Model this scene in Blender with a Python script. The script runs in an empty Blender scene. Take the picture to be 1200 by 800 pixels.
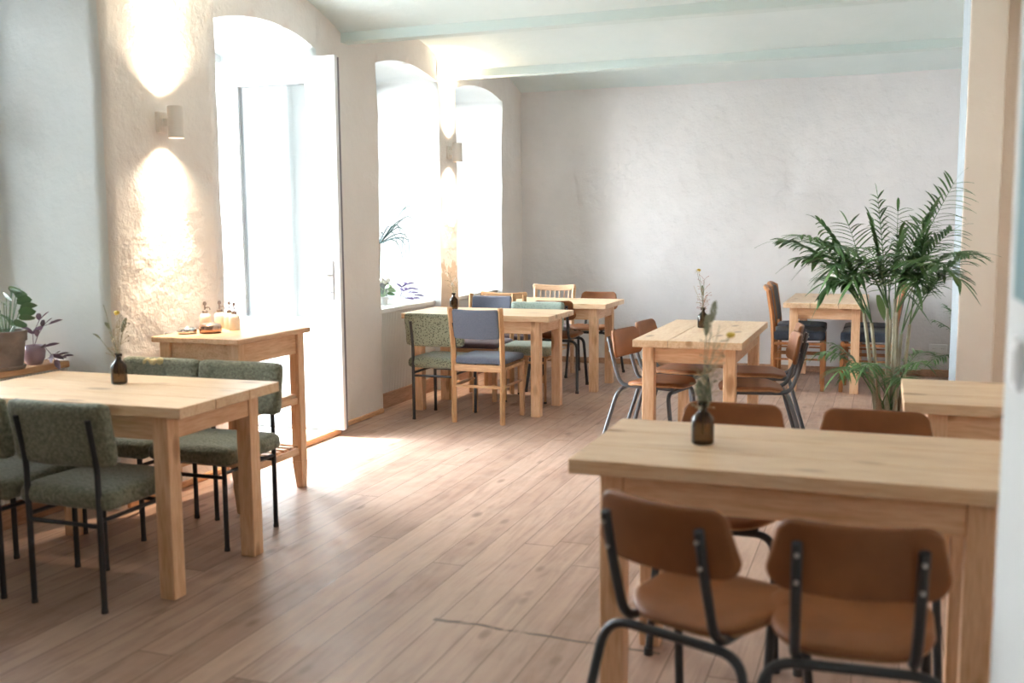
import bpy, bmesh, math, random
from mathutils import Vector, Matrix, noise
random.seed(7)
C = bpy.context.scene.collection
scene = bpy.context.scene
PI = math.pi
R = math.radians

# ---------------------------------------------------------------- camera, world, lights, exposure
cd = bpy.data.cameras.new('camera'); cam = bpy.data.objects.new('camera', cd); C.objects.link(cam)
cd.sensor_width = 36; cd.lens = 1185 / 1200 * 36; cd.clip_start = .02
yaw, pitch, roll = R(20.19), R(6.5), R(-.435)
F = Vector((-math.sin(yaw) * math.cos(pitch), math.cos(yaw) * math.cos(pitch), -math.sin(pitch)))
R0 = Vector((math.cos(yaw), math.sin(yaw), 0)); U0 = R0.cross(F)
RV = R0 * math.cos(roll) + U0 * math.sin(roll); UV = -R0 * math.sin(roll) + U0 * math.cos(roll)
M = Matrix((RV, UV, -F)).transposed().to_4x4(); M.translation = (0, 0, 1.42)
cam.matrix_world = M
cd.dof.use_dof = True; cd.dof.focus_distance = 7.4; cd.dof.aperture_fstop = 2.2
scene.camera = cam

scene.view_settings.view_transform = 'Standard'; scene.view_settings.look = 'None'
scene.view_settings.gamma = 1; scene.view_settings.use_curve_mapping = False
scene.view_settings.exposure = 0.38
scene.cycles.use_denoising = True
scene.cycles.max_bounces = 10; scene.cycles.diffuse_bounces = 6; scene.cycles.transparent_max_bounces = 12
scene.cycles.sample_clamp_indirect = 6; scene.cycles.caustics_reflective = False; scene.cycles.caustics_refractive = False

w = bpy.data.worlds.new('sky'); scene.world = w; w.use_nodes = True
wn = w.node_tree; bg = wn.nodes['Background']
SKY = 42.0
tc = wn.nodes.new('ShaderNodeTexCoord'); sp = wn.nodes.new('ShaderNodeSeparateXYZ'); rp = wn.nodes.new('ShaderNodeValToRGB')
wn.links.new(tc.outputs['Generated'], sp.inputs[0]); wn.links.new(sp.outputs['Z'], rp.inputs[0])
rp.color_ramp.elements[0].position = 0.0; rp.color_ramp.elements[0].color = (.93, .95, .96, 1)
rp.color_ramp.elements[1].position = 0.8; rp.color_ramp.elements[1].color = (.70, .86, 1, 1)
wn.links.new(rp.outputs[0], bg.inputs[0]); bg.inputs[1].default_value = SKY

def light(name, kind, loc, energy, color=(1, 1, 1), rot=None, **kw):
    l = bpy.data.lights.new(name, kind); l.energy = energy; l.color = color
    for k, v in kw.items(): setattr(l, k, v)
    o = bpy.data.objects.new(name, l); C.objects.link(o); o.location = loc
    if rot is not None: o.rotation_euler = rot
    return o
sun = light('sun', 'SUN', (-8, 3, 8), 14.0, (1, .84, .66), angle=R(1.2))
sun.rotation_euler = Vector((0.50, 0.06, -0.92)).to_track_quat('-Z', 'Y').to_euler()
# sky portals in the window and door openings (they only guide the sky's light)
def portal(y0, y1, z0, z1):
    p = light('sky_portal', 'AREA', (-4.42, (y0 + y1) / 2, (z0 + z1) / 2), 1, shape='RECTANGLE', size=y1 - y0, size_y=z1 - z0)
    p.rotation_euler = Vector((1, 0, 0)).to_track_quat('-Z', 'Z').to_euler()
    p.data.cycles.is_portal = True
for a in ((4.95, 6.03, .05, 2.7), (6.9, 8.0, .8, 2.7), (8.42, 9.5, .8, 2.7), (2.6, 4.0, .78, 2.7)): portal(*a)

# ---------------------------------------------------------------- materials
def mat(name, col, rough=.6, metal=0, spec=.5):
    m = bpy.data.materials.new(name); m.use_nodes = True
    b = m.node_tree.nodes['Principled BSDF']
    b.inputs['Base Color'].default_value = (*col, 1); b.inputs['Roughness'].default_value = rough
    b.inputs['Metallic'].default_value = metal; b.inputs['Specular IOR Level'].default_value = spec
    return m
class N:
    """small node helper"""
    def __init__(s, m): s.t = m.node_tree; s.b = s.t.nodes['Principled BSDF']
    def n(s, k, **kw):
        x = s.t.nodes.new(k)
        for a, b in kw.items():
            if a.startswith('i_'): x.inputs[int(a[2:])].default_value = b
            else: setattr(x, a, b)
        return x
    def l(s, a, b): s.t.links.new(a, b)
    def coords(s, scale=(1, 1, 1), kind='Object', loc=(0, 0, 0), rot=(0, 0, 0)):
        c = s.n('ShaderNodeTexCoord'); mp = s.n('ShaderNodeMapping')
        mp.inputs['Scale'].default_value = scale; mp.inputs['Location'].default_value = loc; mp.inputs['Rotation'].default_value = rot
        s.l(c.outputs[kind], mp.inputs[0]); return mp.outputs[0]
    def noise(s, v, scale, detail=4, rough=.5, dist=0):
        x = s.n('ShaderNodeTexNoise'); x.inputs['Scale'].default_value = scale; x.inputs['Detail'].default_value = detail
        x.inputs['Roughness'].default_value = rough; x.inputs['Distortion'].default_value = dist
        s.l(v, x.inputs['Vector']); return x.outputs['Fac']
    def ramp(s, v, stops):
        r = s.n('ShaderNodeValToRGB'); e = r.color_ramp.elements
        while len(e) < len(stops): e.new(.5)
        for q, (p, c) in zip(e, stops): q.position = p; q.color = (*c, 1) if len(c) == 3 else c
        s.l(v, r.inputs[0]); return r.outputs[0]
    def mix(s, f, a, b, kind='MIX'):
        x = s.n('ShaderNodeMix', data_type='RGBA', blend_type=kind)
        if hasattr(f, 'links'): s.l(f, x.inputs[0])
        else: x.inputs[0].default_value = f
        for v, i in ((a, 6), (b, 7)):
            if hasattr(v, 'links'): s.l(v, x.inputs[i])
            else: x.inputs[i].default_value = (*v, 1)
        return x.outputs[2]
    def bump(s, h, strength=.3, dist=.01, prev=None):
        x = s.n('ShaderNodeBump'); x.inputs['Strength'].default_value = strength; x.inputs['Distance'].default_value = dist
        s.l(h, x.inputs['Height'])
        if prev is not None: s.l(prev, x.inputs['Normal'])
        return x.outputs[0]

def plaster(name, c1, c2, bumpy=.5, peel=False):
    m = mat(name, c1, .85, spec=.2); h = N(m); v = h.coords()
    col = h.ramp(h.noise(v, 1.6, 5, .6), [(.35, c1), (.65, c2)])
    if peel:   # old bare patches low on the narrow pier
        sx = h.n('ShaderNodeSeparateXYZ'); h.l(v, sx.inputs[0])
        f1 = h.ramp(sx.outputs['Z'], [(.90, (1, 1, 1)), (1.0, (0, 0, 0))])
        mr = h.n('ShaderNodeMapRange', i_1=.75, i_2=1.5, i_3=1.0, i_4=0.0); h.l(sx.outputs['Z'], mr.inputs[0])
        nz = h.noise(v, 9, 4, .6)
        mu = h.n('ShaderNodeMath', operation='MULTIPLY'); h.l(mr.outputs[0], mu.inputs[0]); h.l(nz, mu.inputs[1])
        ly = h.n('ShaderNodeMath', operation='COMPARE', i_1=8.2, i_2=.3); h.l(sx.outputs['Y'], ly.inputs[0])
        m3 = h.n('ShaderNodeMath', operation='MULTIPLY'); h.l(mu.outputs[0], m3.inputs[0]); h.l(ly.outputs[0], m3.inputs[1])
        ff = h.ramp(m3.outputs[0], [(.26, (0, 0, 0)), (.30, (1, 1, 1))])
        col = h.mix(ff, col, (.60, .49, .39))
    h.l(col, h.b.inputs['Base Color'])
    b1 = h.bump(h.noise(v, 5, 6, .6), bumpy, .03)
    b2 = h.bump(h.noise(v, 45, 4, .6), bumpy * .8, .004, b1)
    h.l(b2, h.b.inputs['Normal']); return m
M_wall = plaster('grey white plaster', (.70, .685, .67), (.76, .75, .74), .6)
M_back = plaster('cool grey plaster', (.69, .68, .685), (.755, .745, .75), .62)
M_left = plaster('warm rough plaster', (.80, .76, .725), (.85, .815, .785), .7, peel=True)
M_reveal = plaster('white limewash plaster', (.76, .795, .79), (.82, .845, .845), .35)
M_pier = plaster('plaster with warm light tint', (.83, .73, .64), (.87, .78, .69), .35)  # peach tint puts the missing warm light into the base colour
M_pside = plaster('glare toned pier side', (.30, .34, .365), (.34, .38, .40), .1)  # white pier side darkened and cooled in colour to offset strong window light
M_ceil = plaster('pale aqua ceiling paint', (.66, .76, .76), (.71, .80, .80), .25)
M_beam = plaster('aqua painted steel', (.60, .71, .70), (.65, .75, .74), .1)
M_nearw = plaster('smooth light grey wall', (.58, .60, .595), (.62, .635, .63), .1)
M_near = plaster('smooth white wall', (.74, .75, .73), (.77, .78, .76), .1)

def wood(name, c1, c2, c3, axis='x', rough=.5, knots=True, seams=0, bumpy=.15):
    m = mat(name, c1, rough, spec=.35); h = N(m)
    st = {'x': (1.0, 9, 9), 'y': (9, 1.0, 9), 'z': (9, 9, 1.0)}[axis]
    info = h.n('ShaderNodeObjectInfo')
    c = h.n('ShaderNodeTexCoord'); ad = h.n('ShaderNodeVectorMath', operation='ADD'); mu = h.n('ShaderNodeMath', operation='MULTIPLY', i_1=37.0)
    h.l(info.outputs['Random'], mu.inputs[0]); cb = h.n('ShaderNodeCombineXYZ')
    for i in range(3): h.l(mu.outputs[0], cb.inputs[i])
    h.l(c.outputs['Object'], ad.inputs[0]); h.l(cb.outputs[0], ad.inputs[1])
    mp = h.n('ShaderNodeMapping'); mp.inputs['Scale'].default_value = st; h.l(ad.outputs[0], mp.inputs[0])
    g = h.noise(mp.outputs[0], 2.2, 6, .62, .8)
    col = h.ramp(g, [(.28, c2), (.5, c1), (.72, c3)])
    mp2 = h.n('ShaderNodeMapping'); mp2.inputs['Scale'].default_value = tuple(s * 6 for s in st); h.l(ad.outputs[0], mp2.inputs[0])
    fine = h.noise(mp2.outputs[0], 2.0, 3, .5)
    col = h.mix(h.ramp(fine, [(.35, (.3, .3, .3)), (.6, (0, 0, 0))]), col, c2, 'MULTIPLY')
    if knots:
        ks = {'x': (2.6, 7, 7), 'y': (7, 2.6, 7), 'z': (7, 7, 2.6)}[axis]
        mp3 = h.n('ShaderNodeMapping'); mp3.inputs['Scale'].default_value = ks; h.l(ad.outputs[0], mp3.inputs[0])
        vo = h.n('ShaderNodeTexVoronoi'); vo.inputs['Scale'].default_value = 1.05; h.l(mp3.outputs[0], vo.inputs['Vector'])
        kf = h.ramp(vo.outputs['Distance'], [(.0, (1, 1, 1)), (.13, (.7, .7, .7)), (.21, (0, 0, 0))])
        col = h.mix(kf, col, (c2[0] * .55, c2[1] * .42, c2[2] * .32))
    h.l(col, h.b.inputs['Base Color'])
    h.l(h.bump(fine, bumpy, .002), h.b.inputs['Normal']); return m
PINE = ((.78, .505, .31), (.65, .385, .21), (.85, .60, .40))
M_top_x = wood('pine top', (.82, .59, .385), (.71, .47, .28), (.88, .67, .47), 'x', .34)
M_top_y = wood('pine top lengthwise', (.82, .59, .385), (.71, .47, .28), (.88, .67, .47), 'y', .34)
M_pine_x = wood('pine apron', *PINE, 'x', .5); M_pine_y = wood('pine side apron', *PINE, 'y', .5); M_pine_z = wood('pine leg wood', *PINE, 'z', .5)
BIR = ((.72, .47, .29), (.60, .36, .20), (.78, .55, .36))
M_bir_x = wood('birch board', *BIR, 'y', .45, False); M_bir_z = wood('birch leg wood', *BIR, 'z', .45, False)
M_oak_z = wood('golden oak', (.56, .33, .17), (.42, .23, .11), (.66, .41, .23), 'z', .4, False)
M_oak_x = wood('golden oak rail', (.56, .33, .17), (.42, .23, .11), (.66, .41, .23), 'x', .4, False)
M_dark_z = wood('reddish brown wood', (.36, .15, .055), (.25, .09, .03), (.45, .21, .09), 'z', .35, False)
M_light_x = wood('light beech rail', (.70, .48, .30), (.60, .38, .22), (.78, .56, .38), 'x', .4, False)
M_base = wood('baseboard wood', (.42, .25, .16), (.30, .17, .10), (.50, .31, .21), 'y', .5, False)
M_sill = wood('sill board wood', (.62, .36, .19), (.50, .27, .13), (.70, .44, .25), 'y', .45, False)

def floor_mat():
    m = mat('pine floorboards', (.4, .25, .17), .36, spec=.5); h = N(m); v = h.coords()
    W = .1425
    sx = h.n('ShaderNodeSeparateXYZ'); h.l(v, sx.inputs[0])
    def math_(op, a, b=None):
        x = h.n('ShaderNodeMath', operation=op)
        for i, q in enumerate((a, b)):
            if q is None: continue
            if hasattr(q, 'links'): h.l(q, x.inputs[i])
            else: x.inputs[i].default_value = q
        return x.outputs[0]
    xs = math_('ADD', math_('DIVIDE', math_('ADD', sx.outputs['X'], .058), W), 100)
    idx = math_('FLOOR', xs); fr = math_('FRACT', xs)
    # board ends
    off = math_('FRACT', math_('MULTIPLY', math_('SINE', math_('MULTIPLY', idx, 12.9898)), 43758.5))
    ys = math_('ADD', math_('DIVIDE', sx.outputs['Y'], 4.4), math_('ADD', off, 50))
    yid = math_('FLOOR', ys); yfr = math_('FRACT', ys)
    cb = h.n('ShaderNodeCombineXYZ'); h.l(idx, cb.inputs[0]); h.l(yid, cb.inputs[1])
    wn_ = h.n('ShaderNodeTexWhiteNoise'); h.l(cb.outputs[0], wn_.inputs['Vector'])
    tone = h.ramp(wn_.outputs['Value'], [(0, (.355, .222, .163)), (.3, (.395, .252, .188)), (.65, (.44, .288, .217)), (1, (.49, .33, .252))])
    sh = h.n('ShaderNodeVectorMath', operation='ADD'); h.l(v, sh.inputs[0])
    mulv = h.n('ShaderNodeVectorMath', operation='SCALE'); mulv.inputs['Scale'].default_value = 9.7; h.l(wn_.outputs['Color'], mulv.inputs[0]); h.l(mulv.outputs[0], sh.inputs[1])
    mp = h.n('ShaderNodeMapping'); mp.inputs['Scale'].default_value = (9, .9, 1); h.l(sh.outputs[0], mp.inputs[0])
    g = h.noise(mp.outputs[0], 2.2, 6, .6, 1.0)
    col = h.mix(.75, tone, h.ramp(g, [(.3, (.58, .51, .47)), (.5, (.95, .93, .91)), (.7, (1.18, 1.18, 1.18))]), 'MULTIPLY')
    # knots
    mp3 = h.n('ShaderNodeMapping'); mp3.inputs['Scale'].default_value = (7, 3.0, .01); h.l(sh.outputs[0], mp3.inputs[0])
    vo = h.n('ShaderNodeTexVoronoi'); vo.inputs['Scale'].default_value = .85; h.l(mp3.outputs[0], vo.inputs['Vector'])
    col = h.mix(h.ramp(vo.outputs['Distance'], [(0, (.9, .9, .9)), (.08, (.65, .65, .65)), (.15, (0, 0, 0))]), col, (.16, .085, .05))
    # greyish worn patches
    col = h.mix(h.ramp(h.noise(v, 1.1, 5, .65), [(.45, (0, 0, 0)), (.7, (.5, .5, .5))]), col, (.52, .38, .29))
    # a long dark scuff across the boards
    mps = h.n('ShaderNodeMapping'); mps.inputs['Location'].default_value = (1.08, -3.22, 0); h.l(v, mps.inputs[0])
    rt = h.n('ShaderNodeVectorRotate', rotation_type='Z_AXIS'); rt.inputs['Angle'].default_value = R(2); h.l(mps.outputs[0], rt.inputs['Vector'])
    s2 = h.n('ShaderNodeSeparateXYZ'); h.l(rt.outputs[0], s2.inputs[0])
    scr = math_('MULTIPLY', math_('LESS_THAN', math_('ABSOLUTE', s2.outputs['X']), .42), math_('LESS_THAN', math_('ABSOLUTE', math_('ADD', s2.outputs['Y'], math_('MULTIPLY', math_('SUBTRACT', h.noise(v, 6, 2), .5), .05))), .011))
    scr = math_('MULTIPLY', scr, h.ramp(h.noise(v, 11, 5, .7), [(.36, (0, 0, 0)), (.48, (.85, .85, .85))]))
    col = h.mix(scr, col, (.09, .06, .045))
    # seams
    e1 = math_('LESS_THAN', fr, .030); e2 = math_('LESS_THAN', yfr, .0014)
    seam = math_('MAXIMUM', e1, e2)
    col = h.mix(math_('MULTIPLY', seam, .85), col, (.13, .07, .04))
    h.l(col, h.b.inputs['Base Color'])
    rr = h.ramp(h.noise(v, 7, 4, .6), [(.3, (.33, .33, .33)), (.7, (.5, .5, .5))]); h.l(rr, h.b.inputs['Roughness'])
    inv = math_('SUBTRACT', 1.0, seam)
    h.l(h.bump(inv, .35, .002, h.bump(g, .06, .003)), h.b.inputs['Normal']); return m
M_floor = floor_mat()

def fabric(name, c1, c2, scale=90, bump_=.7, spots=None, dist=.004):
    m = mat(name, c1, .95, spec=.1); h = N(m); v = h.coords()
    n1 = h.noise(v, scale, 3, .6)
    col = h.ramp(n1, [(.35, c1), (.65, c2)])
    if spots:
        vo = h.n('ShaderNodeTexVoronoi'); vo.inputs['Scale'].default_value = spots[1]; h.l(v, vo.inputs['Vector'])
        col = h.mix(h.ramp(vo.outputs['Distance'], [(.25, (1, 1, 1)), (.42, (0, 0, 0))]), col, spots[0])
    h.l(col, h.b.inputs['Base Color']); h.b.inputs['Sheen Weight'].default_value = .25
    h.l(h.bump(n1, bump_, dist), h.b.inputs['Normal']); return m
M_green = fabric('shaggy sage fabric', (.135, .14, .10), (.25, .255, .19), 75, 1.0, dist=.008)
M_spot = fabric('speckled olive fabric', (.19, .20, .14), (.24, .25, .18), 120, .5, spots=((.06, .065, .045), 75))
M_spotg = fabric('speckled mint fabric', (.28, .34, .29), (.36, .42, .36), 120, .5, spots=((.20, .26, .22), 85))
M_blue = fabric('slate blue weave', (.075, .085, .115), (.13, .14, .18), 260, .5, dist=.002)
M_navy = fabric('navy cushion fabric', (.022, .028, .042), (.04, .05, .07), 160, .4, dist=.002)
M_black_fab = fabric('charcoal back fabric', (.035, .03, .03), (.06, .05, .05), 160, .4, dist=.002)
M_purple = fabric('plum grey fabric', (.12, .10, .13), (.17, .15, .19), 160, .4, dist=.002)
M_torn = fabric('torn yellow foam', (.55, .45, .22), (.66, .56, .32), 60, 1.0)
M_leather = mat('tan leatherette', (.36, .155, .062), .5, spec=.3)
h = N(M_leather); v = h.coords(); h.l(h.ramp(h.noise(v, 7, 4), [(.3, (.165, .056, .017)), (.7, (.235, .086, .029))]), h.b.inputs['Base Color']); h.l(h.bump(h.noise(v, 260, 2), .15, .001), h.b.inputs['Normal'])
M_ply = wood('plywood edge', (.46, .25, .12), (.34, .17, .08), (.55, .32, .17), 'x', .45, False)
M_metal = mat('black painted steel', (.022, .024, .028), .38, spec=.5)
M_greymetal = mat('worn grey steel', (.12, .125, .14), .35, .6)
M_bolt = mat('steel bolt', (.6, .6, .6), .3, 1)
M_chrome = mat('polished metal', (.72, .70, .68), .18, 1)
M_pump = mat('dull steel pump', (.30, .25, .23), .35, .8)
M_brass = mat('coppery metal', (.42, .27, .20), .22, 1)
M_white = mat('white plastic', (.82, .83, .84), .35)
M_lampw = mat('cream lamp metal', (.78, .73, .68), .45)
M_creamglass = mat('milky sugar glass', (.85, .80, .70), .3)
M_seal = mat('grey rubber seal', (.16, .15, .17), .6)
M_handle = mat('brushed aluminium', (.55, .55, .56), .3, 1)
M_soil = mat('potting soil', (.06, .04, .03), .95)
M_pot = mat('grey brown clay pot', (.20, .15, .125), .75)
h = N(M_pot); v = h.coords(); h.l(h.ramp(h.noise(v, 8, 5), [(.4, (.15, .11, .09)), (.62, (.26, .20, .17))]), h.b.inputs['Base Color'])
M_potd = mat('dark plastic pot', (.04, .035, .035), .6); M_potg = mat('slate pot', (.22, .22, .26), .6); M_potm = mat('mauve glazed pot', (.30, .22, .28), .35)
M_teal = mat('teal painted board', (.09, .19, .21), .6)
M_asph = mat('pale paving', (.55, .54, .52), .9)
M_screen = mat('dark speaker grey', (.2, .19, .19), .6)
def leaf_mat(name, c1, c2, rough=.45):
    m = mat(name, c1, rough); h = N(m); v = h.coords()
    h.l(h.ramp(h.noise(v, 9, 3), [(.35, c1), (.65, c2)]), h.b.inputs['Base Color']); return m
M_palm = leaf_mat('palm green', (.045, .11, .035), (.10, .20, .06)); M_palm2 = leaf_mat('palm yellow green', (.14, .25, .08), (.22, .33, .12))
M_cane = leaf_mat('palm cane', (.22, .20, .13), (.40, .36, .27), .6); M_canebr = leaf_mat('brown cane sheath', (.20, .13, .08), (.34, .23, .15), .8)
M_leafg = leaf_mat('houseplant green', (.06, .13, .06), (.12, .21, .10)); M_leafp = leaf_mat('purple leaf', (.12, .06, .10), (.20, .14, .18))
M_leafb = leaf_mat('blue green leaf', (.02, .06, .06), (.04, .10, .09)); M_leafw = leaf_mat('pale leaf', (.22, .34, .18), (.38, .48, .32))
M_lilac = leaf_mat('lilac leaf', (.05, .02, .10), (.13, .08, .22)); M_dryg = leaf_mat('dried grey green', (.20, .22, .15), (.33, .33, .22), .9)
M_dryb = leaf_mat('dried straw', (.42, .34, .22), (.55, .46, .32), .9); M_yel = leaf_mat('yellow bloom', (.62, .42, .07), (.75, .55, .12), .9)
M_red = leaf_mat('rusty bloom', (.35, .12, .07), (.45, .20, .12), .9); M_wflow = leaf_mat('white bloom', (.7, .66, .6), (.8, .77, .72), .9)

def glassmat(name, tint, gl=.12):
    m = bpy.data.materials.new(name); m.use_nodes = True; t = m.node_tree; t.nodes.clear()
    o = t.nodes.new('ShaderNodeOutputMaterial'); mx = t.nodes.new('ShaderNodeMixShader'); a = t.nodes.new('ShaderNodeBsdfTransparent'); g = t.nodes.new('ShaderNodeBsdfGlossy')
    a.inputs[0].default_value = (*tint, 1); g.inputs['Roughness'].default_value = .03
    fr = t.nodes.new('ShaderNodeFresnel'); fr.inputs[0].default_value = 1.45
    mr = t.nodes.new('ShaderNodeMath'); mr.operation = 'MULTIPLY'; mr.inputs[1].default_value = gl * 8
    t.links.new(fr.outputs[0], mr.inputs[0]); t.links.new(mr.outputs[0], mx.inputs[0])
    t.links.new(a.outputs[0], mx.inputs[1]); t.links.new(g.outputs[0], mx.inputs[2]); t.links.new(mx.outputs[0], o.inputs[0]); return m
M_glass = glassmat('window glass', (.985, .99, .99), .30)
M_amber = glassmat('amber glass', (.34, .25, .16), .15)
def emis(name, col, s):
    m = mat(name, col, .5); b = m.node_tree.nodes['Principled BSDF']; b.inputs['Emission Color'].default_value = (*col, 1); b.inputs['Emission Strength'].default_value = s; return m
M_bulb = emis('lit lamp lens', (1, .85, .66), 18)

# ---------------------------------------------------------------- mesh helpers
def new_obj(name, bm, m, parent=None, smooth=False, loc=None):
    me = bpy.data.meshes.new(name); bmesh.ops.recalc_face_normals(bm, faces=bm.faces); bm.to_mesh(me); bm.free()
    for mm in (m if isinstance(m, (list, tuple)) else [m]): me.materials.append(mm)
    if smooth:
        for p in me.polygons: p.use_smooth = True
        if smooth != 'all':
            me.set_sharp_from_angle(angle=R(38))
    o = bpy.data.objects.new(name, me); C.objects.link(o)
    if parent: o.parent = parent
    if loc: o.location = loc
    return o
def struct(name, bm, m, smooth=False):
    o = new_obj(name, bm, m, smooth=smooth); o['kind'] = 'structure'; return o
def thing(name, label, cat, loc=(0, 0, 0), rz=0, group=None):
    o = bpy.data.objects.new(name, None); C.objects.link(o); o.empty_display_size = .1
    o.location = loc; o.rotation_euler = (0, 0, rz); o['label'] = label; o['category'] = cat
    if group: o['group'] = group
    return o
def tag(o, label, cat, group=None):
    o['label'] = label; o['category'] = cat
    if group: o['group'] = group
    return o
def dup(root, loc, rz, label):
    r = root.copy(); C.objects.link(r); r.location = loc; r.rotation_euler = (0, 0, rz); r['label'] = label
    for ch in list(root.children):
        c = ch.copy(); C.objects.link(c); c.parent = r
        for g in list(ch.children):
            d = g.copy(); C.objects.link(d); d.parent = c
    return r
def box(bm, x0, x1, y0, y1, z0, z1, bev=0.0, seg=1, mi=0):
    r = bmesh.ops.create_cube(bm, size=1)
    vs = r['verts']
    bmesh.ops.scale(bm, vec=(x1 - x0, y1 - y0, z1 - z0), verts=vs)
    bmesh.ops.translate(bm, vec=((x0 + x1) / 2, (y0 + y1) / 2, (z0 + z1) / 2), verts=vs)
    if mi:
        for f in {f for v in vs for f in v.link_faces}: f.material_index = mi
    if bev:
        es = list({e for v in vs for e in v.link_edges})
        bmesh.ops.bevel(bm, geom=es, offset=bev, segments=seg, affect='EDGES', profile=.5)
    return vs
def BX(*a, **k):
    bm = bmesh.new(); box(bm, *a, **k); return bm
def tube(bm, pts, r, seg=8, taper=None, cap=True):
    pts = [Vector(p) for p in pts]; n = len(pts); rings = []
    prev = None
    for i, p in enumerate(pts):
        t = (pts[min(i + 1, n - 1)] - pts[max(i - 1, 0)])
        if t.length < 1e-9: t = Vector((0, 0, 1))
        t.normalize()
        if prev is None:
            a = Vector((0, 0, 1)) if abs(t.z) < .9 else Vector((1, 0, 0))
            u = t.cross(a).normalized()
        else:
            u = (prev - t * prev.dot(t)).normalized()
        prev = u; w_ = t.cross(u)
        rr = r if taper is None else r * taper[i]
        rings.append([bm.verts.new(p + (u * math.cos(2 * PI * k / seg) + w_ * math.sin(2 * PI * k / seg)) * rr) for k in range(seg)])
    for a, b in zip(rings, rings[1:]):
        for k in range(seg): bm.faces.new((a[k], a[(k + 1) % seg], b[(k + 1) % seg], b[k]))
    if cap:
        bm.faces.new(rings[0][::-1]); bm.faces.new(rings[-1])
def rounded(pts, rad=.04, n=5):
    """round the corners of a polyline"""
    pts = [Vector(p) for p in pts]; out = [pts[0]]
    for a, b, c in zip(pts, pts[1:], pts[2:]):
        d1 = min(rad, (a - b).length * .49); d2 = min(rad, (c - b).length * .49)
        p = b + (a - b).normalized() * d1; q = b + (c - b).normalized() * d2
        for i in range(n + 1):
            t = i / n; out.append(p * (1 - t) ** 2 + b * 2 * t * (1 - t) + q * t * t)
    out.append(pts[-1]); return out
def TB(pts, r, **k):
    bm = bmesh.new(); tube(bm, pts, r, **k); return bm
def lathe(bm, prof, seg=24, c=(0, 0, 0)):
    rings = []
    for (r, z) in prof:
        if r < 1e-5: rings.append([bm.verts.new((c[0], c[1], c[2] + z))])
        else: rings.append([bm.verts.new((c[0] + r * math.cos(2 * PI * k / seg), c[1] + r * math.sin(2 * PI * k / seg), c[2] + z)) for k in range(seg)])
    for a, b in zip(rings, rings[1:]):
        if len(a) == 1 and len(b) == 1: continue
        for k in range(seg):
            k2 = (k + 1) % seg
            if len(a) == 1: bm.faces.new((a[0], b[k2], b[k]))
            elif len(b) == 1: bm.faces.new((a[k], a[k2], b[0]))
            else: bm.faces.new((a[k], a[k2], b[k2], b[k]))
def LT(prof, **k):
    bm = bmesh.new(); lathe(bm, prof, **k); return bm
def rbox(bm, c, s, r, n=6, f=None):
    """box with generously rounded edges; f maps each vertex"""
    hx, hy, hz = [q / 2 for q in s]
    vm = {}
    def key(i, j, k):
        if (i, j, k) not in vm:
            p = Vector(((2 * i / n - 1) * hx, (2 * j / n - 1) * hy, (2 * k / n - 1) * hz))
            # concentrate vertices near the edges
            def q(t, hh):
                inner = max(hh - r, 0)
                return t
            inn = Vector((max(min(p.x, hx - r), r - hx), max(min(p.y, hy - r), r - hy), max(min(p.z, hz - r), r - hz)))
            d = p - inn
            if d.length > 1e-9: p = inn + d.normalized() * r
            p = p + Vector(c)
            if f: p = Vector(f(p))
            vm[(i, j, k)] = bm.verts.new(p)
        return vm[(i, j, k)]
    for a in range(n):
        for b in range(n):
            for s_ in (0, n):
                for mk in (lambda u, v_: (s_, u, v_), lambda u, v_: (u, s_, v_), lambda u, v_: (u, v_, s_)):
                    try: bm.faces.new([key(*mk(a, b)), key(*mk(a + 1, b)), key(*mk(a + 1, b + 1)), key(*mk(a, b + 1))])
                    except ValueError: pass
def RB(c, s, r, n=10, f=None):
    bm = bmesh.new(); rbox(bm, c, s, r, n, f); return bm
def rrect(w_, h_, r, n=6, wb=None):
    """rounded (optionally tapered) rectangle outline; w_ top width, wb bottom width"""
    wb = wb or w_; cs = [(w_ / 2, h_ / 2, 0), (-w_ / 2, h_ / 2, 1), (-wb / 2, -h_ / 2, 2), (wb / 2, -h_ / 2, 3)]
    out = []
    for x, y, q in cs:
        cx = x - math.copysign(r, x); cy = y - math.copysign(r, y)
        for i in range(n + 1):
            a = (q + i / n) * PI / 2; out.append((cx + r * math.cos(a), cy + r * math.sin(a)))
    # densify
    res = []
    for a, b in zip(out, out[1:] + out[:1]):
        d = math.dist(a, b); k = max(1, int(d / .03))
        for i in range(k): res.append((a[0] + (b[0] - a[0]) * i / k, a[1] + (b[1] - a[1]) * i / k))
    return res
def slab(bm, outline, up, dn, mapf, rings=6, edge=.85, mi=(0, 0)):
    """rounded plate; up/dn thickness, mapf(u, v, w) -> xyz"""
    n = len(outline); ts = [i / rings * edge for i in range(1, rings + 1)] + [edge + (1 - edge) * q for q in (.5, .85, 1)]
    def prof(t): return 1 if t <= edge else math.sqrt(max(0, 1 - ((t - edge) / (1 - edge)) ** 2))
    def side(T, sgn, rim=None):
        rs = [[bm.verts.new(mapf(0, 0, sgn * T))]]
        for t in ts:
            if t == 1: rs.append(rim or [bm.verts.new(mapf(x, y, 0)) for x, y in outline])
            else: rs.append([bm.verts.new(mapf(x * t, y * t, sgn * T * prof(t))) for x, y in outline])
        for a, b in zip(rs, rs[1:]):
            for k in range(n):
                k2 = (k + 1) % n
                fc = bm.faces.new((a[0], b[k], b[k2])) if len(a) == 1 else bm.faces.new((a[k], b[k], b[k2], a[k2]))
                fc.material_index = mi[0] if sgn > 0 else mi[1]
        return rs[-1]
    rim = side(up, 1); side(dn, -1, rim)
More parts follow.
